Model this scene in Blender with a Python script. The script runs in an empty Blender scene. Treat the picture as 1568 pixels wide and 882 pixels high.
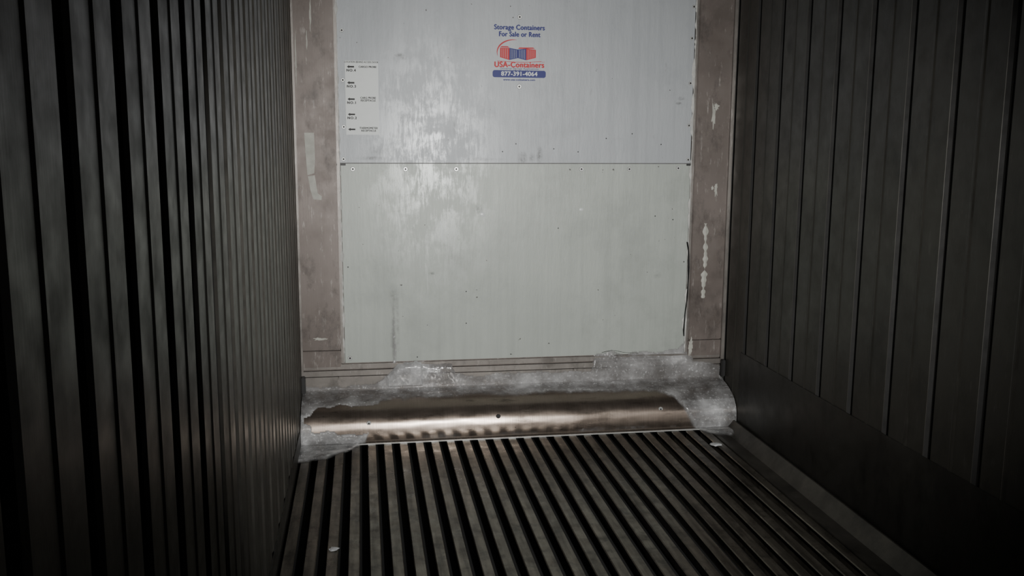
import bpy, bmesh, math, random
from mathutils import Vector, Matrix, noise
random.seed(7)
W=2.29; H=2.55; L=6.6
sc=bpy.context.scene
col=bpy.context.collection

# ---------------------------------------------------------------- helpers
def link(o,parent=None):
    col.objects.link(o)
    if parent: o.parent=parent
    return o
def empty(name):
    e=bpy.data.objects.new(name,None); return link(e)
def mesh_obj(name,bm,mats=(),parent=None,smooth=False):
    me=bpy.data.meshes.new(name); bm.normal_update(); bm.to_mesh(me); bm.free()
    for m in mats: me.materials.append(m)
    if smooth:
        for p in me.polygons: p.use_smooth=True
    return link(bpy.data.objects.new(name,me),parent)
def box(bm,x0,x1,y0,y1,z0,z1,mi=0,bev=0):
    vs=[bm.verts.new((x,y,z)) for x in (x0,x1) for y in (y0,y1) for z in (z0,z1)]
    idx=[(0,1,3,2),(4,6,7,5),(0,4,5,1),(2,3,7,6),(0,2,6,4),(1,5,7,3)]
    fs=[bm.faces.new([vs[i] for i in q]) for q in idx]
    for f in fs: f.material_index=mi
    if bev:
        es=list({e for f in fs for e in f.edges})
        r=bmesh.ops.bevel(bm,geom=es,offset=bev,segments=2,affect='EDGES')
        for f in r['faces']: f.material_index=mi
def prism(bm,pts,y0,y1,mi=0):
    a=[bm.verts.new((x,y0,z)) for x,z in pts]; b=[bm.verts.new((x,y1,z)) for x,z in pts]
    n=len(pts)
    for f in [bm.faces.new(a),bm.faces.new(b[::-1])]+[bm.faces.new((a[i],b[i],b[(i+1)%n],a[(i+1)%n])) for i in range(n)]:
        f.material_index=mi
def disc(bm,x,y,z,r,h,mi=0,seg=16):
    a=[bm.verts.new((x+r*math.cos(t),y,z+r*math.sin(t))) for t in [2*math.pi*i/seg for i in range(seg)]]
    b=[bm.verts.new((x+.8*r*math.cos(t),y-h,z+.8*r*math.sin(t))) for t in [2*math.pi*i/seg for i in range(seg)]]
    fs=[bm.faces.new((a[i],a[(i+1)%seg],b[(i+1)%seg],b[i])) for i in range(seg)]+[bm.faces.new(b)]
    for f in fs: f.material_index=mi

class NT:
    def __init__(s,name):
        s.m=bpy.data.materials.new(name); s.m.use_nodes=True; s.t=s.m.node_tree; s.n=s.t.nodes
        s.b=s.n["Principled BSDF"]; s.tc=s.n.new("ShaderNodeTexCoord").outputs["Object"]
    def map(s,scale=(1,1,1),loc=(0,0,0)):
        n=s.n.new("ShaderNodeMapping"); n.inputs["Scale"].default_value=scale; n.inputs["Location"].default_value=loc
        s.t.links.new(s.tc,n.inputs[0]); return n.outputs[0]
    def noise(s,scale,vec=None,detail=5,rough=.6,dist=0):
        n=s.n.new("ShaderNodeTexNoise"); n.inputs["Scale"].default_value=scale; n.inputs["Detail"].default_value=detail
        n.inputs["Distortion"].default_value=dist
        n.inputs["Roughness"].default_value=rough; s.t.links.new(vec if vec else s.tc,n.inputs["Vector"]); return n.outputs["Fac"]
    def ramp(s,fac,stops):
        n=s.n.new("ShaderNodeValToRGB"); cr=n.color_ramp
        while len(cr.elements)<len(stops): cr.elements.new(.5)
        for e,(p,c) in zip(cr.elements,stops):
            e.position=p; e.color=(c,c,c,1) if not hasattr(c,'__len__') else (*c,1)
        s.t.links.new(fac,n.inputs[0]); return n.outputs[0]
    def mix(s,fac,a,b):
        n=s.n.new("ShaderNodeMix"); n.data_type='RGBA'
        for k,v in ((0,fac),(6,a),(7,b)):
            if hasattr(v,'is_linked'): s.t.links.new(v,n.inputs[k])
            elif k==0: n.inputs[k].default_value=v
            else: n.inputs[k].default_value=(*v,1) if hasattr(v,'__len__') else (v,v,v,1)
        return n.outputs[2]
    def math(s,op,a,b=0):
        n=s.n.new("ShaderNodeMath"); n.operation=op
        for k,v in ((0,a),(1,b)):
            if hasattr(v,'is_linked'): s.t.links.new(v,n.inputs[k])
            else: n.inputs[k].default_value=v
        return n.outputs[0]
    def set(s,**k):
        for key,v in k.items():
            i=s.b.inputs[{'color':'Base Color','rough':'Roughness','metal':'Metallic','spec':'Specular IOR Level','trans':'Transmission Weight','ior':'IOR','alpha':'Alpha','coat':'Coat Weight','aniso':'Anisotropic'}[key]]
            if hasattr(v,'is_linked'): s.t.links.new(v,i)
            elif hasattr(v,'__len__'): i.default_value=(*v,1)
            else: i.default_value=v
        return s
    def bump(s,h,strength=.3,dist=.01):
        n=s.n.new("ShaderNodeBump"); n.inputs["Strength"].default_value=strength; n.inputs["Distance"].default_value=dist
        s.t.links.new(h,n.inputs["Height"]); s.t.links.new(n.outputs[0],s.b.inputs["Normal"]); return s
    def sep(s):
        n=s.n.new("ShaderNodeSeparateXYZ"); s.t.links.new(s.tc,n.inputs[0]); return n.outputs
    def blob(s,X,Z,x,z,rx,rz,inner=.35):
        dx=s.math('DIVIDE',s.math('SUBTRACT',X,x),rx); dz=s.math('DIVIDE',s.math('SUBTRACT',Z,z),rz)
        r=s.math('SQRT',s.math('ADD',s.math('MULTIPLY',dx,dx),s.math('MULTIPLY',dz,dz)))
        return s.ramp(r,[(inner,1),(1,0)])

def plain(name,c,rough=.6,metal=0,var=.25):
    s=NT(name); n=s.noise(30)
    s.set(color=s.mix(n,tuple(v*(1-var) for v in c),tuple(min(1,v*(1+var)) for v in c)),rough=rough,metal=metal); return s.m

# ---------------------------------------------------------------- materials
def panel_mat(name,c1,c2,smudges):
    s=NT(name); X,Y,Z=s.sep()
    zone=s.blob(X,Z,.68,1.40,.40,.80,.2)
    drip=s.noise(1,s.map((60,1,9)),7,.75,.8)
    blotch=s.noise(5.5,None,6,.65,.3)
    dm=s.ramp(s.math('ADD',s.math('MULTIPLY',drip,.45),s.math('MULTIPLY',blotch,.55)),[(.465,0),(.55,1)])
    film_glint=s.math('MULTIPLY',zone,dm)
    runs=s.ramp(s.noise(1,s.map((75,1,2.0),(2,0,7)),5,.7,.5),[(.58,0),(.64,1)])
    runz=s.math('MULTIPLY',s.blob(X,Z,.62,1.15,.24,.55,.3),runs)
    base=s.mix(s.ramp(s.noise(2.2),[(.3,0),(.7,1)]),c1,c2)
    vs=s.ramp(s.noise(1,s.map((20,1,.8),(5,0,2)),4,.6),[(.45,0),(.7,.4)])
    base=s.mix(vs,base,tuple(v*.80 for v in c1))
    gr=s.ramp(s.noise(3.2,s.map((1,1,1),(9,3,2)),6,.7),[(.50,0),(.75,.5)])
    base=s.mix(gr,base,tuple(v*.68 for v in c1))
    spk=s.ramp(s.noise(42,None,2,.5),[(.765,0),(.78,1)])
    scf=s.ramp(s.noise(1,s.map((14,14,5),(3,0,1)),6,.7),[(.66,0),(.80,.8)])
    base=s.mix(spk,base,(.07,.065,.06)); base=s.mix(s.math('MULTIPLY',scf,.6),base,(.12,.115,.11))
    sn=s.ramp(s.noise(40,None,5,.7),[(.40,.2),(.6,1)])
    for (x,z,rx,rz,a) in smudges:
        base=s.mix(s.math('MULTIPLY',s.math('MULTIPLY',s.blob(X,Z,x,z,rx,rz,.1),sn),a),base,(.07,.07,.068))
    base=s.mix(s.math('MULTIPLY',film_glint,.26),base,(.68,.71,.72))  # wet film plus painted highlight: colour whitened where the torch reflects
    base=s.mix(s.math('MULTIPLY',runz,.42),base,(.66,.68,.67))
    rg=s.mix(film_glint,.47,.32)
    s.set(color=base,rough=rg,metal=0.1,spec=.45)
    s.bump(s.math('ADD',s.noise(1,s.map((60,20,12)),5,.6),s.math('MULTIPLY',drip,.8)),.15,.004)
    return s.m
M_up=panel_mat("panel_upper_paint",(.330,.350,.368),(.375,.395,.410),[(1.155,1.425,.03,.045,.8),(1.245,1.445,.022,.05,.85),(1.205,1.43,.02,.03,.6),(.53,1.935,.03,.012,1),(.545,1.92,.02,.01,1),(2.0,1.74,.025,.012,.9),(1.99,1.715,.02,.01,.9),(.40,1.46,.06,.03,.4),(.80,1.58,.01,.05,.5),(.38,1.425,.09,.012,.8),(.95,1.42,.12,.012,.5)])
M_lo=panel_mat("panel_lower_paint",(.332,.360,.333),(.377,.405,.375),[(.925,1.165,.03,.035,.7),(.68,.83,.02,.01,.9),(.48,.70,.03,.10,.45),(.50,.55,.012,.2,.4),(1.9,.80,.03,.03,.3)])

def metal_mat(name,c1,c2,rough,metal,scr=(.6,.58,.55),scramt=.5,ns=3,stain=.7):
    s=NT(name)
    b=s.mix(s.ramp(s.noise(ns),[(.3,0),(.7,1)]),c1,c2)
    sc_=s.ramp(s.noise(1,s.map((45,45,9)),6,.7),[(.58,0),(.72,1)])
    b=s.mix(s.math('MULTIPLY',sc_,scramt),b,scr)
    dk=s.ramp(s.noise(1,s.map((9,9,5),(7,2,4)),6,.7),[(.52,0),(.72,stain)])
    b=s.mix(dk,b,tuple(v*.4 for v in c1))
    s.set(color=b,rough=s.ramp(s.noise(12),[(.3,rough-.08),(.7,rough+.1)]),metal=metal)
    s.bump(s.noise(1,s.map((200,200,8)),3),.08,.002); return s.m
M_pil=metal_mat("worn_aluminium_jamb",(.110,.091,.081),(.172,.147,.134),.45,.3,(.36,.34,.32),.75,3,.85)
M_trim=metal_mat("aluminium_trim",(.17,.157,.145),(.25,.232,.215),.38,.5,(.45,.43,.41),.6)
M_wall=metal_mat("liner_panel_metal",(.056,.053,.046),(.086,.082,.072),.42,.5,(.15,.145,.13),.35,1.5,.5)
M_wallr=metal_mat("liner_panel_metal_dark",(.036,.0345,.030),(.056,.0535,.046),.44,.4,(.11,.105,.095),.35,1.5,.5)  # right wall liner, same metal in a darker base colour
M_groove=metal_mat("liner_groove_shade",(.008,.008,.0075),(.014,.013,.012),.75,.0,(.03,.03,.03),.2)  # near-black groove faces: shade of the corrugation painted into the colour
M_scuff=metal_mat("scuff_liner_metal",(.026,.025,.0225),(.040,.038,.034),.42,.45,(.08,.08,.07),.15)
M_ceil=metal_mat("ceiling_liner",(.10,.10,.10),(.13,.13,.13),.5,.3)
M_dark=plain("subfloor_black",(.005,.005,.005),.9)  # near-black slab below the floor bars
M_black=plain("black_rubber",(.012,.012,.012),.55)
M_steel=plain("washer_zinc",(.50,.51,.50),.35,.4)
M_hole=plain("rivet_core",(.03,.03,.03),.5,.4)
M_white=plain("placard_white",(.62,.65,.64),.45,0,.05)
M_ink=plain("ink_black",(.012,.012,.012),.6)
M_navy=plain("ink_navy",(.006,.012,.15),.55,0,.1)
M_red=plain("ink_red",(.46,.003,.010),.55,0,.1)
M_seal=plain("white_sealant",(.42,.42,.40),.6,0,.4)
M_seam=plain("seam_gap_strip",(.12,.12,.12),.6,0,.4)  # plain grey strip along the joint between the panels
M_tape=plain("tape_residue",(.38,.38,.34),.6,0,.35)

s=NT("brushed_kick_plate")
b=s.mix(s.ramp(s.noise(1,s.map((4,6,6)),4),[(.3,0),(.7,1)]),(.250,.205,.172),(.345,.290,.248))
fine=s.ramp(s.noise(1,s.map((240,6,6)),4,.6),[(.35,0),(.65,.35)])
b=s.mix(fine,b,(.16,.13,.108))
st=s.ramp(s.noise(1,s.map((5,22,22),(2,1,5)),6,.7),[(.56,0),(.70,.8)])
b=s.mix(st,b,(.08,.065,.055))
s.set(color=b,rough=s.ramp(s.noise(1,s.map((6,14,14)),5,.6),[(.35,.25),(.65,.36)]),metal=.92)
s.bump(s.noise(1,s.map((240,6,6)),3,.6),.07,.002); M_kick=s.m

s=NT("tbar_aluminium")
b=s.mix(s.ramp(s.noise(1,s.map((30,2.5,10)),6,.65),[(.35,0),(.68,1)]),(.060,.053,.043),(.185,.167,.138))
b=s.mix(s.ramp(s.noise(9,None,6,.7),[(.50,0),(.68,.85)]),b,(.022,.020,.017))
s.set(color=b,rough=s.ramp(s.noise(14),[(.3,.20),(.7,.48)]),metal=.68)
s.bump(s.noise(60,None,3),.15,.002); M_bar=s.m
s=NT("gutter_aluminium")
b=s.mix(s.ramp(s.noise(6,None,6,.7),[(.35,0),(.68,1)]),(.035,.032,.028),(.085,.078,.067))
s.set(color=b,rough=.45,metal=.5); M_gut=s.m

def ice_mat(name,lo,hi,a0,a1):
    s=NT(name)
    n1=s.noise(7,None,5,.6,.2); n2=s.noise(75,None,4,.65); n3=s.noise(24,None,4,.6)
    b=s.mix(s.ramp(n1,[(.35,0),(.68,1)]),lo,hi)
    b=s.mix(s.ramp(n2,[(.57,0),(.68,.85)]),b,(.68,.69,.70))
    al=s.ramp(s.math('ADD',s.math('MULTIPLY',n1,.65),s.math('MULTIPLY',n3,.35)),[(.36,a0),(.64,a1)])
    at=s.n.new("ShaderNodeAttribute"); at.attribute_name="thickness"
    th=s.ramp(s.math('ADD',at.outputs["Fac"],s.math('MULTIPLY',s.math('SUBTRACT',n3,.5),.5)),[(.02,.08),(.55,1)])
    s.set(color=b,rough=s.ramp(n3,[(.3,.10),(.7,.28)]),alpha=s.math('MULTIPLY',al,th),ior=1.31,coat=.8)
    s.bump(s.math('ADD',n3,s.math('MULTIPLY',n2,.3)),.40,.005); return s.m
M_ice=ice_mat("frosted_ice",(.20,.195,.195),(.40,.40,.402),.36,.90)
M_ice2=ice_mat("packed_ice",(.24,.24,.242),(.50,.505,.51),.50,.96)
M_chip=plain("loose_ice",(.42,.43,.44),.2,0,.4)

# ---------------------------------------------------------------- room shell
def liner(name,x0,sgn,phase,per,d,gw,ch,lip,mat):
    bm=bmesh.new()
    prof=[]
    k=math.ceil((-L-phase)/per)
    prof.append((-L,x0,0))
    while True:
        c=phase+k*per; k+=1
        if c-gw/2-ch<-L: continue
        if c+gw/2+ch>0: break
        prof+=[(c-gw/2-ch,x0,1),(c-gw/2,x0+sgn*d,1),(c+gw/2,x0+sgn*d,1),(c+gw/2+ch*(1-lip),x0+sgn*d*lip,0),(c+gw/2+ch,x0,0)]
        m_=c+per/2
        if m_+.01<0: prof+=[(m_-.012,x0,0),(m_-.004,x0-sgn*.003,0),(m_+.004,x0-sgn*.003,0),(m_+.012,x0,0)]
    prof.append((0,x0,0))
    zs=[0,.4,.8,1.2,1.6,2.0,H]
    rows=[[bm.verts.new((x,y,z)) for (y,x,m) in prof] for z in zs]
    for a,b_ in zip(rows,rows[1:]):
        for i in range(len(prof)-1):
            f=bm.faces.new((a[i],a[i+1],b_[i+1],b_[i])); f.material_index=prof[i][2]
    xo=x0+sgn*.08
    o=[bm.verts.new(v) for v in [(xo,-L,0),(xo,0.1,0),(xo,0.1,H),(xo,-L,H)]]; bm.faces.new(o)
    o=[bm.verts.new(v) for v in [(x0,-L,0),(xo,-L,0),(xo,-L,H),(x0,-L,H)]]; bm.faces.new(o)
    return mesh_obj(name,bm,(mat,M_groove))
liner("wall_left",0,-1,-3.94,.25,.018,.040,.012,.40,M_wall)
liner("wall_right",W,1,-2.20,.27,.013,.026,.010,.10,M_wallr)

def slab(name,x0,x1,y0,y1,z0,z1,mat,bev=0,parent=None):
    bm=bmesh.new(); box(bm,x0,x1,y0,y1,z0,z1,0,bev); return mesh_obj(name,bm,(mat,),parent)
slab("wall_back",-.08,W+.08,.002,.1,-.1,H,M_pil)
slab("ceiling",-.08,W+.08,-L,.1,H,H+.08,M_ceil)
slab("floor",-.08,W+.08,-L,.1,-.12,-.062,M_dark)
def scuff(name,x0,sgn,zt):
    bm=bmesh.new(); xa,xb=sorted((x0,x0-sgn*.004))
    box(bm,xa,xb,-L,-.27,-.055,zt,0,.0015)
    return mesh_obj(name,bm,(M_scuff,))
scuff("baseboard_left",0,-1,.10)
scuff("baseboard_right",W,1,.42)

bm=bmesh.new(); pitch=.0795; n=27; fw=.043
for i in range(n):
    c=.035+i*pitch
    if c+fw/2>2.13: break
    h=fw/2
    prism(bm,[(c-h,-.004),(c-h+.003,0),(c+h-.003,0),(c+h,-.004),(c+h-.002,-.008),(c+.003,-.010),(c+.003,-.06),(c-.003,-.06),(c-.003,-.010),(c-h+.002,-.008)],-L,-.225)
mesh_obj("floor_grating",bm,(M_bar,))
bm=bmesh.new()
box(bm,2.135,2.272,-L,-.235,-.03,-.018,0,.002)
box(bm,2.135,2.160,-L,-.235,-.06,-.004,0,.002)
prism(bm,[(2.225,-.018),(2.275,-.018),(2.275,.045),(2.268,.045)],-L,-.235)
mesh_obj("trim_gutter_angle",bm,(M_gut,))

# ---------------------------------------------------------------- bulkhead
BH=empty("evaporator_bulkhead")
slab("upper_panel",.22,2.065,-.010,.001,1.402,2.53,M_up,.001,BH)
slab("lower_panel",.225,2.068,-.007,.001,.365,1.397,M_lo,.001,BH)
bm=bmesh.new()
for (x,z,r_) in ((.945,1.135,.015),(1.472,1.158,.010)):
    rings=[]
    for k in range(5):
        rr=r_*(1-k/4); hh=.0025*(1-(1-k/4)**2)
        rings.append([bm.verts.new((x+rr*math.cos(a)*1.1,-.007-hh,z+rr*math.sin(a)*.85)) for a in [2*math.pi*i/14 for i in range(14)]] if k<4 else [bm.verts.new((x,-.007-hh,z))])
    for k in range(3):
        for i in range(14): bm.faces.new((rings[k][i],rings[k+1][i],rings[k+1][(i+1)%14],rings[k][(i+1)%14]))
    for i in range(14): bm.faces.new((rings[3][i],rings[4][0],rings[3][(i+1)%14]))
bmesh.ops.recalc_face_normals(bm,faces=bm.faces)
M_glint=plain("frost_spot",(.62,.65,.64),.3,0,.2)  # off-white domes: small bright glints on the panel, painted as colour
mesh_obj("glint_spots",bm,(M_glint,),BH,smooth=True)
bm=bmesh.new()
for x0,x1 in ((.005,.205),(2.085,2.285)):
    box(bm,x0,x1,-.022,.001,.44,2.53,0,.004)
    box(bm,x0,x1,-.020,.001,.345,.434,0,.003)
mesh_obj("side_jambs",bm,(M_pil,),BH)
bm=bmesh.new()
box(bm,.0,.012,-.035,-.018,.30,2.53,0,.002); box(bm,2.272,2.29,-.040,-.018,.30,2.53,0,.003)
box(bm,.205,.222,-.014,.0,.365,2.53,0,.002); box(bm,2.068,2.086,-.014,.0,.365,2.53,0,.002)
mesh_obj("corner_angles",bm,(M_trim,),BH)
bm=bmesh.new()
box(bm,.005,2.285,-.018,.001,.335,.360,0,.003)
box(bm,.005,2.285,-.026,.001,.300,.328,0,.003)
box(bm,.005,2.285,-.020,.001,.262,.294,0,.003)
box(bm,.005,2.285,-.012,.001,.215,.262,0,.001)
for x in (.22,1.47):
    box(bm,x-.03,x+.03,-.032,-.02,.285,.298,0,.002)
mesh_obj("sill_rails",bm,(M_trim,),BH)
bm=bmesh.new(); box(bm,.205,2.086,-.0110,-.004,1.397,1.4015,0)
box(bm,.205,.25,-.0135,-.004,1.388,1.399,1); box(bm,2.045,2.086,-.0135,-.004,1.388,1.399,1)
mesh_obj("panel_seam",bm,(M_seam,M_hole),BH)
bm=bmesh.new()
for xc,z0,z1,y in ((.220,.37,2.5,-.0150),(2.071,.37,2.5,-.0150)):
    prev=None; N=320
    for i in range(N+1):
        z=z0+(z1-z0)*i/N
        w=.0025+.016*max(0,noise.fractal(Vector((xc*9,z*9,0)),.7,2,4)+.12)
        o=.004*noise.noise(Vector((z*9,xc,3)))
        cur=[bm.verts.new((xc+o-w,y+.004,z)),bm.verts.new((xc+o,y-.002,z)),bm.verts.new((xc+o+w*.7,y+.006,z))]
        if prev:
            bm.faces.new((prev[0],prev[1],cur[1],cur[0])); bm.faces.new((prev[1],prev[2],cur[2],cur[1]))
        prev=cur
mesh_obj("sealant_bead",bm,(M_seal,),BH,smooth=True)

bm=bmesh.new()
for x,z in [(.245,2.05),(.245,1.81),(.245,1.58),(.24,1.42),(.285,1.37),(.55,1.37),(.81,1.37),(1.47,1.37),(1.73,1.37),(2.0,1.375),(2.055,2.21),(2.05,2.05),(2.05,1.82),(2.05,1.60),(2.052,1.42),(1.135,2.135),(1.135,1.79),(.25,.39)]:
    y=-.010 if z>1.4 else -.007
    q=1 if .5<x<1.5 or z<1.4 else .85
    disc(bm,x,y,z,.0125*q,.003,0); disc(bm,x,y-.0028,z,.0055,.002,1,10)
for x,z in [(.25,.87),(2.05,.87),(.6,.385),(1.1,.385),(.86,.56),(1.98,1.1),(1.88,1.12),(1.35,1.06),(1.74,1.555),(1.60,1.53),(1.05,1.46),(1.12,1.50),(1.32,1.475),(1.45,1.46),(1.9,1.5),(.86,.73)]:
    disc(bm,x,-.010 if z>1.4 else -.007,z,.0035,.002,1,8)
mesh_obj("rivet_heads",bm,(M_steel,M_hole),BH)

# ---------------------------------------------------------------- kick plate
prof=[(-.013,.215),(-.045,.208),(-.090,.200),(-.140,.187),(-.185,.166),(-.216,.140),(-.236,.110),(-.246,.078),(-.249,.045),(-.245,.015),(-.240,.001)]
def cr(P,n=6):
    out=[]
    for i in range(len(P)-1):
        p0=P[max(i-1,0)];p1=P[i];p2=P[i+1];p3=P[min(i+2,len(P)-1)]
        for k in range(n):
            t=k/n
            out.append(tuple(.5*((2*p1[j])+(-p0[j]+p2[j])*t+(2*p0[j]-5*p1[j]+4*p2[j]-p3[j])*t*t+(-p0[j]+3*p1[j]-3*p2[j]+p3[j])*t**3) for j in (0,1)))
    out.append(P[-1]); return out
kp=cr(prof)
KP=empty("kick_plate")
bm=bmesh.new(); NXK=120; xs=[.004+ (W-.008)*i/NXK for i in range(NXK+1)]
rows=[]
for (y,z) in kp:
    rows.append([bm.verts.new((x,y+.0022*noise.noise(Vector((x*3,z*12,0)))+.0006*noise.noise(Vector((x*9,z*45,4))),z)) for x in xs])
for a,b_ in zip(rows,rows[1:]):
    for i in range(NXK): bm.faces.new((a[i],b_[i],b_[i+1],a[i+1]))
mesh_obj("curved_sheet",bm,(M_kick,),KP,smooth=True)
bm=bmesh.new(); box(bm,.01,2.28,-.262,-.246,.0005,.005,0,.001)
mesh_obj("bottom_lip",bm,(M_steel,),KP)
bm=bmesh.new()
for x,z in ((.34,.105),(1.0,.112),(1.87,.115)):
    yy=min(kp,key=lambda q:abs(q[1]-z))[0]
    disc(bm,x,yy+.001,z,.0125,.004,0 if x!=1.0 else 1); disc(bm,x,yy-.002,z,.005,.003,1,10)
mesh_obj("screws",bm,(M_steel,M_hole),KP)

# ---------------------------------------------------------------- ice
path=[(-.008,.70),(-.010,.36),(-.020,.34),(-.027,.30),(-.024,.26),(-.020,.225),(-.045,.210)]+kp[8:]+[(-.27,.001),(-.32,.001),(-.4,.001),(-.5,.001),(-.62,.001)]
def resample(P,ds):
    out=[P[0]];acc=0
    for a,b_ in zip(P,P[1:]):
        l=math.dist(a,b_)
        if l<1e-9: continue
        t=ds-acc
        while t<=l:
            out.append((a[0]+(b_[0]-a[0])*t/l,a[1]+(b_[1]-a[1])*t/l)); t+=ds
        acc=l-(t-ds)
    return out
path=resample(path,.006)
def interp(T,x):
    for (a,va),(b_,vb) in zip(T,T[1:]):
        if a<=x<=b_: return va+(vb-va)*(x-a)/(b_-a)
    return T[-1][1]
top=[(0,.255),(.2,.25),(.38,.26),(.44,.30),(.50,.362),(.58,.368),(.66,.36),(.78,.345),(.80,.290),(1.54,.292),(1.56,.37),(1.66,.385),(1.72,.37),(1.85,.385),(2.03,.39),(2.06,.43),(2.09,.40),(2.12,.33),(2.29,.29)]
def path_z_index(zz):
    for i,(y,zq) in enumerate(path):
        if zq<=zz: return i*.006
    return len(path)*.006
i_floor=next(i for i,(y,zq) in enumerate(path) if zq<.012)*.006
i_crest=path_z_index(.196)
bot=[(0,i_floor+.26),(.10,i_floor+.24),(.22,i_floor+.14),(.32,i_floor+.02),(.40,i_crest+.03),(.5,i_crest+.01),(1.0,i_crest+.01),(1.6,i_crest+.02),(1.85,i_crest+.04),(1.96,i_crest+.10),(2.04,i_floor-.03),(2.12,i_floor+.10),(2.20,i_floor+.16),(2.29,i_floor+.10)]
bm=bmesh.new(); TH=bm.verts.layers.float.new("thickness"); NX=420; G=[]
for j,(y,z) in enumerate(path):
    a=path[max(j-2,0)];b_=path[min(j+2,len(path)-1)]
    ty,tz=b_[0]-a[0],b_[1]-a[1]; l=math.hypot(ty,tz) or 1
    ny,nz=tz/l,-ty/l
    if ny>0.01 and nz<0: ny,nz=-ny,-nz
    row=[]
    for i in range(NX+1):
        x=.004+(W-.008)*i/NX
        s_=j*.006
        e=.018*noise.noise(Vector((x*7,0,1)))+.010*noise.noise(Vector((x*25,0,5)))
        e2=.030*noise.noise(Vector((x*5,3,1)))+.018*noise.noise(Vector((x*18,2,5)))+.006*noise.noise(Vector((x*50,2,5)))
        tp=path_z_index(interp(top,x)+e)
        d1=s_-tp; d2=interp(bot,x)+e2-s_
        if z>.35:
            hw=.010*(1+.6*noise.noise(Vector((z*14,1,1))))*min(1,max(0,(.66-z)/.12))+.003
            d1=max(d1,(hw-abs(x-.478-.008*noise.noise(Vector((z*6,4,0)))))*.6 if z<.66 else -1)
        d=min(d1,d2)
        if .02<x<.42:
            q=1-math.hypot((x-.26)/.26,(s_-(i_floor-.13))/.085)+.35*noise.noise(Vector((x*14,s_*20,3)))
            if q>0: d=min(d,-q*.05)
        if d<0 and .55<x<1.95:
            dd=.002-abs(s_-(i_floor-.014))+.026*noise.noise(Vector((x*5,1,9)))
            if dd>0: d=dd*.5
        nn=noise.fractal(Vector((x*4,s_*7,0)),1.0,2,2)
        t=max(-.003,min(1,d/.03))*.005
        t+=(nn*.005 if d>0 else 0)*min(1,max(0,d/.02))+.0008*noise.noise(Vector((x*40,s_*40,2)))*min(1,max(0,d/.01))
        if .44<x<.62 and .24<z<.37: t+=.012*min(1,max(0,d/.03))
        if s_>i_floor-.12: t+=.004*min(1,max(0,d/.04))*(1+noise.noise(Vector((x*11,s_*11,7))))
        t=max(t,-.002) if d<0 else max(t,.0012)
        v=bm.verts.new((x,y+ny*t,z+nz*t)); v[TH]=max(0,min(1,d/.045 if s_>i_crest-.03 else d/.014)) 
        row.append((v,d))
    G.append(row)
for j,(a,b_) in enumerate(zip(G,G[1:])):
    for i in range(NX):
        q=(a[i],b_[i],b_[i+1],a[i+1])
        if max(v[1] for v in q)>0:
            fc=bm.faces.new([v[0] for v in q]); xx=a[i][0].co.x; wv=.06*noise.noise(Vector((xx*9,j*.05,1)))
            if (j*.006>i_floor-.15 and (xx>1.99+wv or xx<.33+wv)) or (.44<xx+wv*.4<.66 and .24<a[i][0].co.z<.38) : fc.material_index=1
bmesh.ops.delete(bm,geom=[v for v in bm.verts if not v.link_faces],context='VERTS')
bmesh.ops.recalc_face_normals(bm,faces=bm.faces)
if sum(f.normal.y for f in bm.faces)>0: bmesh.ops.reverse_faces(bm,faces=bm.faces)
mesh_obj("ice_buildup",bm,(M_ice,M_ice2),smooth=True)
def chip(name,x,y,r):
    bm=bmesh.new(); bmesh.ops.create_icosphere(bm,subdivisions=2,radius=1)
    for v in bm.verts:
        k=1+.7*noise.noise(v.co*1.7+Vector((x*5,y*3,0)))
        v.co=Vector((x+v.co.x*r*1.3*k,y+v.co.y*r*k,max(.0,r*.3+v.co.z*r*.35*k)))
    return mesh_obj(name,bm,(M_chip,))
chip("ice_chip",.195,-1.47,.014); chip("ice_chip.001",2.07,-.52,.022)

# ---------------------------------------------------------------- rubber seals, gasket, tape
bm=bmesh.new(); box(bm,.001,.022,-.075,-.036,.222,.31,0,.004); mesh_obj("rubber_drain_seal",bm,(M_black,))
bm=bmesh.new(); box(bm,2.268,2.289,-.07,-.041,.235,.33,0,.004); mesh_obj("rubber_drain_seal.001",bm,(M_black,))
bm=bmesh.new()
def ribbon(bm,pts,w,y,mi=0,n=6,amp=.5,fr=20,h=.004):
    prev=None
    for (x,z) in cr(pts,n):
        ww=w*(.7+amp*noise.noise(Vector((x*fr,z*fr,0))))
        cur=[bm.verts.new((x-ww,y+.003,z)),bm.verts.new((x,y-h,z)),bm.verts.new((x+ww,y+.003,z))]
        if prev:
            for k in (0,1):
                f=bm.faces.new((prev[k],cur[k],cur[k+1],prev[k+1])); f.material_index=mi
        prev=cur
ribbon(bm,[(2.062,.98),(2.071,.92),(2.074,.8),(2.072,.68),(2.064,.58),(2.060,.50),(2.062,.46)],.0055,-.021)
ribbon(bm,[(1.60,.383),(1.66,.392),(1.72,.380),(1.80,.372)],.004,-.024)
mesh_obj("loose_gasket",bm,(M_black,),BH)
bm=bmesh.new()
def patch(bm,poly,y):
    vs=[bm.verts.new((x,y,z)) for x,z in poly]; f=bm.faces.new(vs)
    r=bmesh.ops.extrude_face_region(bm,geom=[f])
    for v in r['geom']:
        if isinstance(v,bmesh.types.BMVert): v.co.y-=.0012
patch(bm,[(.050,1.55),(.098,1.55),(.100,1.42),(.094,1.35),(.060,1.34),(.054,1.45)],-.0222)
patch(bm,[(.062,1.335),(.096,1.34),(.108,1.25),(.128,1.235),(.126,1.215),(.085,1.22),(.072,1.27)],-.0222)
mesh_obj("tape_strip",bm,(M_tape,))
bm=bmesh.new()
def scrape(poly_c,w,h,seed):
    x,z=poly_c; pts=[]
    for k in range(30):
        a=2*math.pi*k/30; rr=1+.8*noise.noise(Vector((math.cos(a)*3,math.sin(a)*3,seed*1.7)))
        pts.append((x+w*rr*math.cos(a),z+h*rr*math.sin(a)))
    patch(bm,pts,-.0222)
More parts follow.
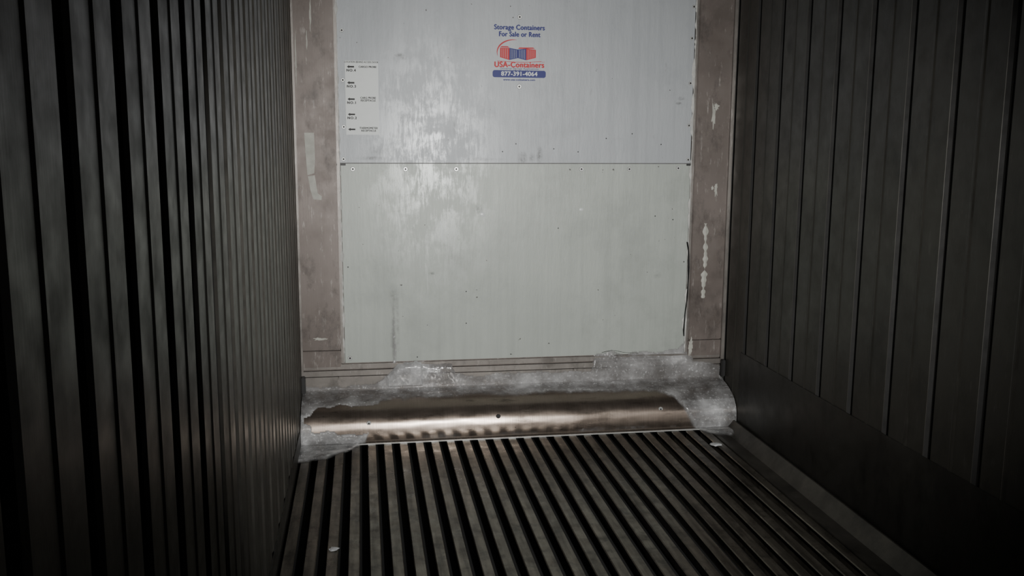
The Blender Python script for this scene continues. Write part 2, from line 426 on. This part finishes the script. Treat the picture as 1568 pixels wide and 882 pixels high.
scrape((2.18,1.66),.009,.06,1); scrape((2.195,1.70),.012,.015,8); scrape((2.21,1.26),.010,.03,2); scrape((2.19,1.27),.006,.01,12)
ribbon(bm,[(2.160,1.08),(2.163,.98),(2.166,.88),(2.162,.78),(2.161,.67)],.0175,-.0245,0,14,1.3,38,.0005)
scrape((2.10,.40),.012,.045,20); scrape((.095,2.12),.004,.07,25); scrape((.075,2.0),.003,.05,27); scrape((.10,.50),.03,.006,28); scrape((.02,1.9),.003,.12,30)
mesh_obj("paint_scrapes",bm,(M_tape,),BH)

# ---------------------------------------------------------------- placard & sticker
def text(body,x,z,size,mat,parent,y,align='CENTER',bold=.0,sx=1,sp=1.0):
    c=bpy.data.curves.new("lettering","FONT"); c.body=body; c.size=size; c.align_x=align; c.align_y='CENTER'
    c.extrude=.0002; c.space_character=sp
    o=bpy.data.objects.new("t",c); col.objects.link(o)
    bpy.context.view_layer.update()
    dg=bpy.context.evaluated_depsgraph_get(); me=bpy.data.meshes.new_from_object(o.evaluated_get(dg))
    bpy.data.objects.remove(o)
    bm=bmesh.new()
    offs=[(0,0)] if not bold else [(0,0),(-bold,0),(bold,0),(0,bold*.7),(0,-bold*.7)]
    for k,(ox,oz) in enumerate(offs):
        m2=me.copy()
        m2.transform(Matrix.Translation((x+ox,y-.00003*k,z+oz))@Matrix.Rotation(math.pi/2,4,'X')@Matrix.Diagonal((sx,1,1,1)))
        bm.from_mesh(m2)
    return mesh_obj("lettering_"+body.split()[0].lower().replace(".","_").replace("-","_"),bm,(mat,),parent)
E=empty("instruction_placard")
bm=bmesh.new(); box(bm,.256,.420,-.0125,-.0101,1.542,1.905,0,.0005); mesh_obj("plate",bm,(M_white,),E)
yp=-.0130
text("LOCATION BEHIND ACCESS DOOR",.338,1.898,.0115,M_ink,E,yp,sx=.9,bold=.0003)
rows=[(1.875,"NO.4","CARGO PROBE"),(1.797,"NO.3",""),(1.717,"NO.1","CARG PROBE\nRECEPTACLE"),(1.642,"NO.2",""),(1.568,"","THERMOMETER\nRECEPTACLE")]
bm=bmesh.new()
for z,a,b_ in rows:
    prism(bm,[(.266,z),(.278,z+.008),(.278,z+.004),(.302,z+.004),(.302,z-.004),(.278,z-.004),(.278,z-.008)],yp-.0004,yp+.0008)
    if a: text(a,.264,z-.018,.017,M_ink,E,yp,'LEFT',.0010,sp=1.25)
    if b_: text(b_,.368,z,.0130,M_ink,E,yp,sp=1.05,bold=.0006,sx=.95)
mesh_obj("arrows",bm,(M_ink,),E)

E=empty("storage_company_sticker"); ys=-.0108; cx=1.135
text("Storage Containers",cx,2.083,.034,M_navy,E,ys,bold=.0018,sx=.90,sp=1.08)
text("For Sale or Rent",cx,2.049,.034,M_navy,E,ys,bold=.0018,sx=.86,sp=1.08)
text("USA-Containers",cx,1.898,.038,M_red,E,ys,bold=.0020,sx=.95,sp=1.08)
text("LLC",cx+.125,1.914,.009,M_red,E,ys)
text("Universal Storage Applications",cx,1.879,.0155,M_navy,E,ys,sx=1.05)
text("www.usa-containers.com",cx,1.824,.0155,M_navy,E,ys,bold=.0006,sx=1.05)
bm=bmesh.new(); pts=[]
for (ccx,ccz,a0) in ((cx+.127,1.860,0),(cx-.127,1.860,90),(cx-.127,1.846,180),(cx+.127,1.846,270)):
    for k in range(5):
        a=math.radians(a0+k*22.5); pts.append((ccx+.011*math.cos(a),ccz+.011*math.sin(a)))
prism(bm,pts,-.0106,-.0101); mesh_obj("phone_band",bm,(M_navy,),E)
text("877-391-4064",cx,1.853,.030,M_white,E,-.0112,bold=.0010,sx=1.05,sp=1.06)
bm=bmesh.new()
def P(pts,mi,y=-.0108): prism(bm,pts,y-.0003,y+.0006,mi)
def cont(x0,x1,ya,yb,ta,tb,mi):
    P([(x0,ya),(x1,yb),(x1,tb),(x0,ta)],mi)
    n=5
    for k in range(1,n):
        t=k/n; xx=x0+(x1-x0)*t; zl=ya+(yb-ya)*t; zh=ta+(tb-ta)*t
        P([(xx-.0005,zl+.004),(xx+.0005,zl+.004),(xx+.0005,zh-.004),(xx-.0005,zh-.004)],2,-.0112)
cont(cx-.100,cx-.052,1.935,1.922,1.982,1.982,0)
cont(cx-.052,cx-.008,1.922,1.932,1.982,1.975,1)
cont(cx-.008,cx+.035,1.932,1.922,1.975,1.980,1)
cont(cx+.035,cx+.085,1.922,1.935,1.980,1.975,0)
P([(cx-.100,1.984),(cx-.052,1.984),(cx-.06,1.990),(cx-.092,1.990)],0)
P([(cx-.008,1.978),(cx+.080,1.980),(cx+.07,1.986),(cx+.0,1.985)],0)
sw_o=[];sw_i=[]
for k in range(25):
    t=math.radians(75+ (200-75)*k/24)
    w=.001+.006*math.sin(math.pi*k/24)
    sw_o.append((cx-.035+.082*math.cos(t),1.962+.062*math.sin(t)))
    sw_i.append((cx-.035+(.082-w)*math.cos(t),1.962+(.062-w)*math.sin(t)))
for k in range(24): P([sw_o[k],sw_o[k+1],sw_i[k+1],sw_i[k]],0,-.0116)
for k in range(24):
    a=-.115+.23*k/24; b_=-.115+.23*(k+1)/24
    f=lambda u:1.915-.004*math.cos(u*14)
    P([(cx+a,f(a)),(cx+b_,f(b_)),(cx+b_,f(b_)+.0025),(cx+a,f(a)+.0025)],0)
mesh_obj("container_pictogram",bm,(M_red,M_navy,M_white),E)

# ---------------------------------------------------------------- camera
yaw,pitch,roll=.15866,.16053,.00576
f=Vector((math.sin(yaw)*math.cos(pitch),math.cos(yaw)*math.cos(pitch),-math.sin(pitch)))
r=Vector((math.cos(yaw),-math.sin(yaw),0)); u=r.cross(f)
r2=r*math.cos(roll)+u*math.sin(roll); u2=-r*math.sin(roll)+u*math.cos(roll)
cd=bpy.data.cameras.new("camera"); cam=bpy.data.objects.new("camera",cd); col.objects.link(cam)
m=Matrix((r2,u2,-f)).transposed().to_4x4(); m.translation=Vector((.3303,-4.8431,1.5373)); cam.matrix_world=m
cd.sensor_width=36; cd.lens=36*1432.6/1568; cd.clip_start=.05
sc.camera=cam

# ---------------------------------------------------------------- lights
ld=bpy.data.lights.new("handheld_torch",'SPOT'); ld.energy=780; ld.spot_size=math.radians(62); ld.spot_blend=1.0
ld.shadow_soft_size=.03; ld.color=(1,.985,.955)
lo=bpy.data.objects.new("handheld_torch",ld); col.objects.link(lo); lo.location=(1.08,-4.80,1.48)
lo.rotation_euler=(Vector((1.12,0,.93))-lo.location).to_track_quat('-Z','Y').to_euler()
w=bpy.data.worlds.new("world"); sc.world=w; w.use_nodes=True
w.node_tree.nodes["Background"].inputs[0].default_value=(.92,.92,.95,1); w.node_tree.nodes["Background"].inputs[1].default_value=.13
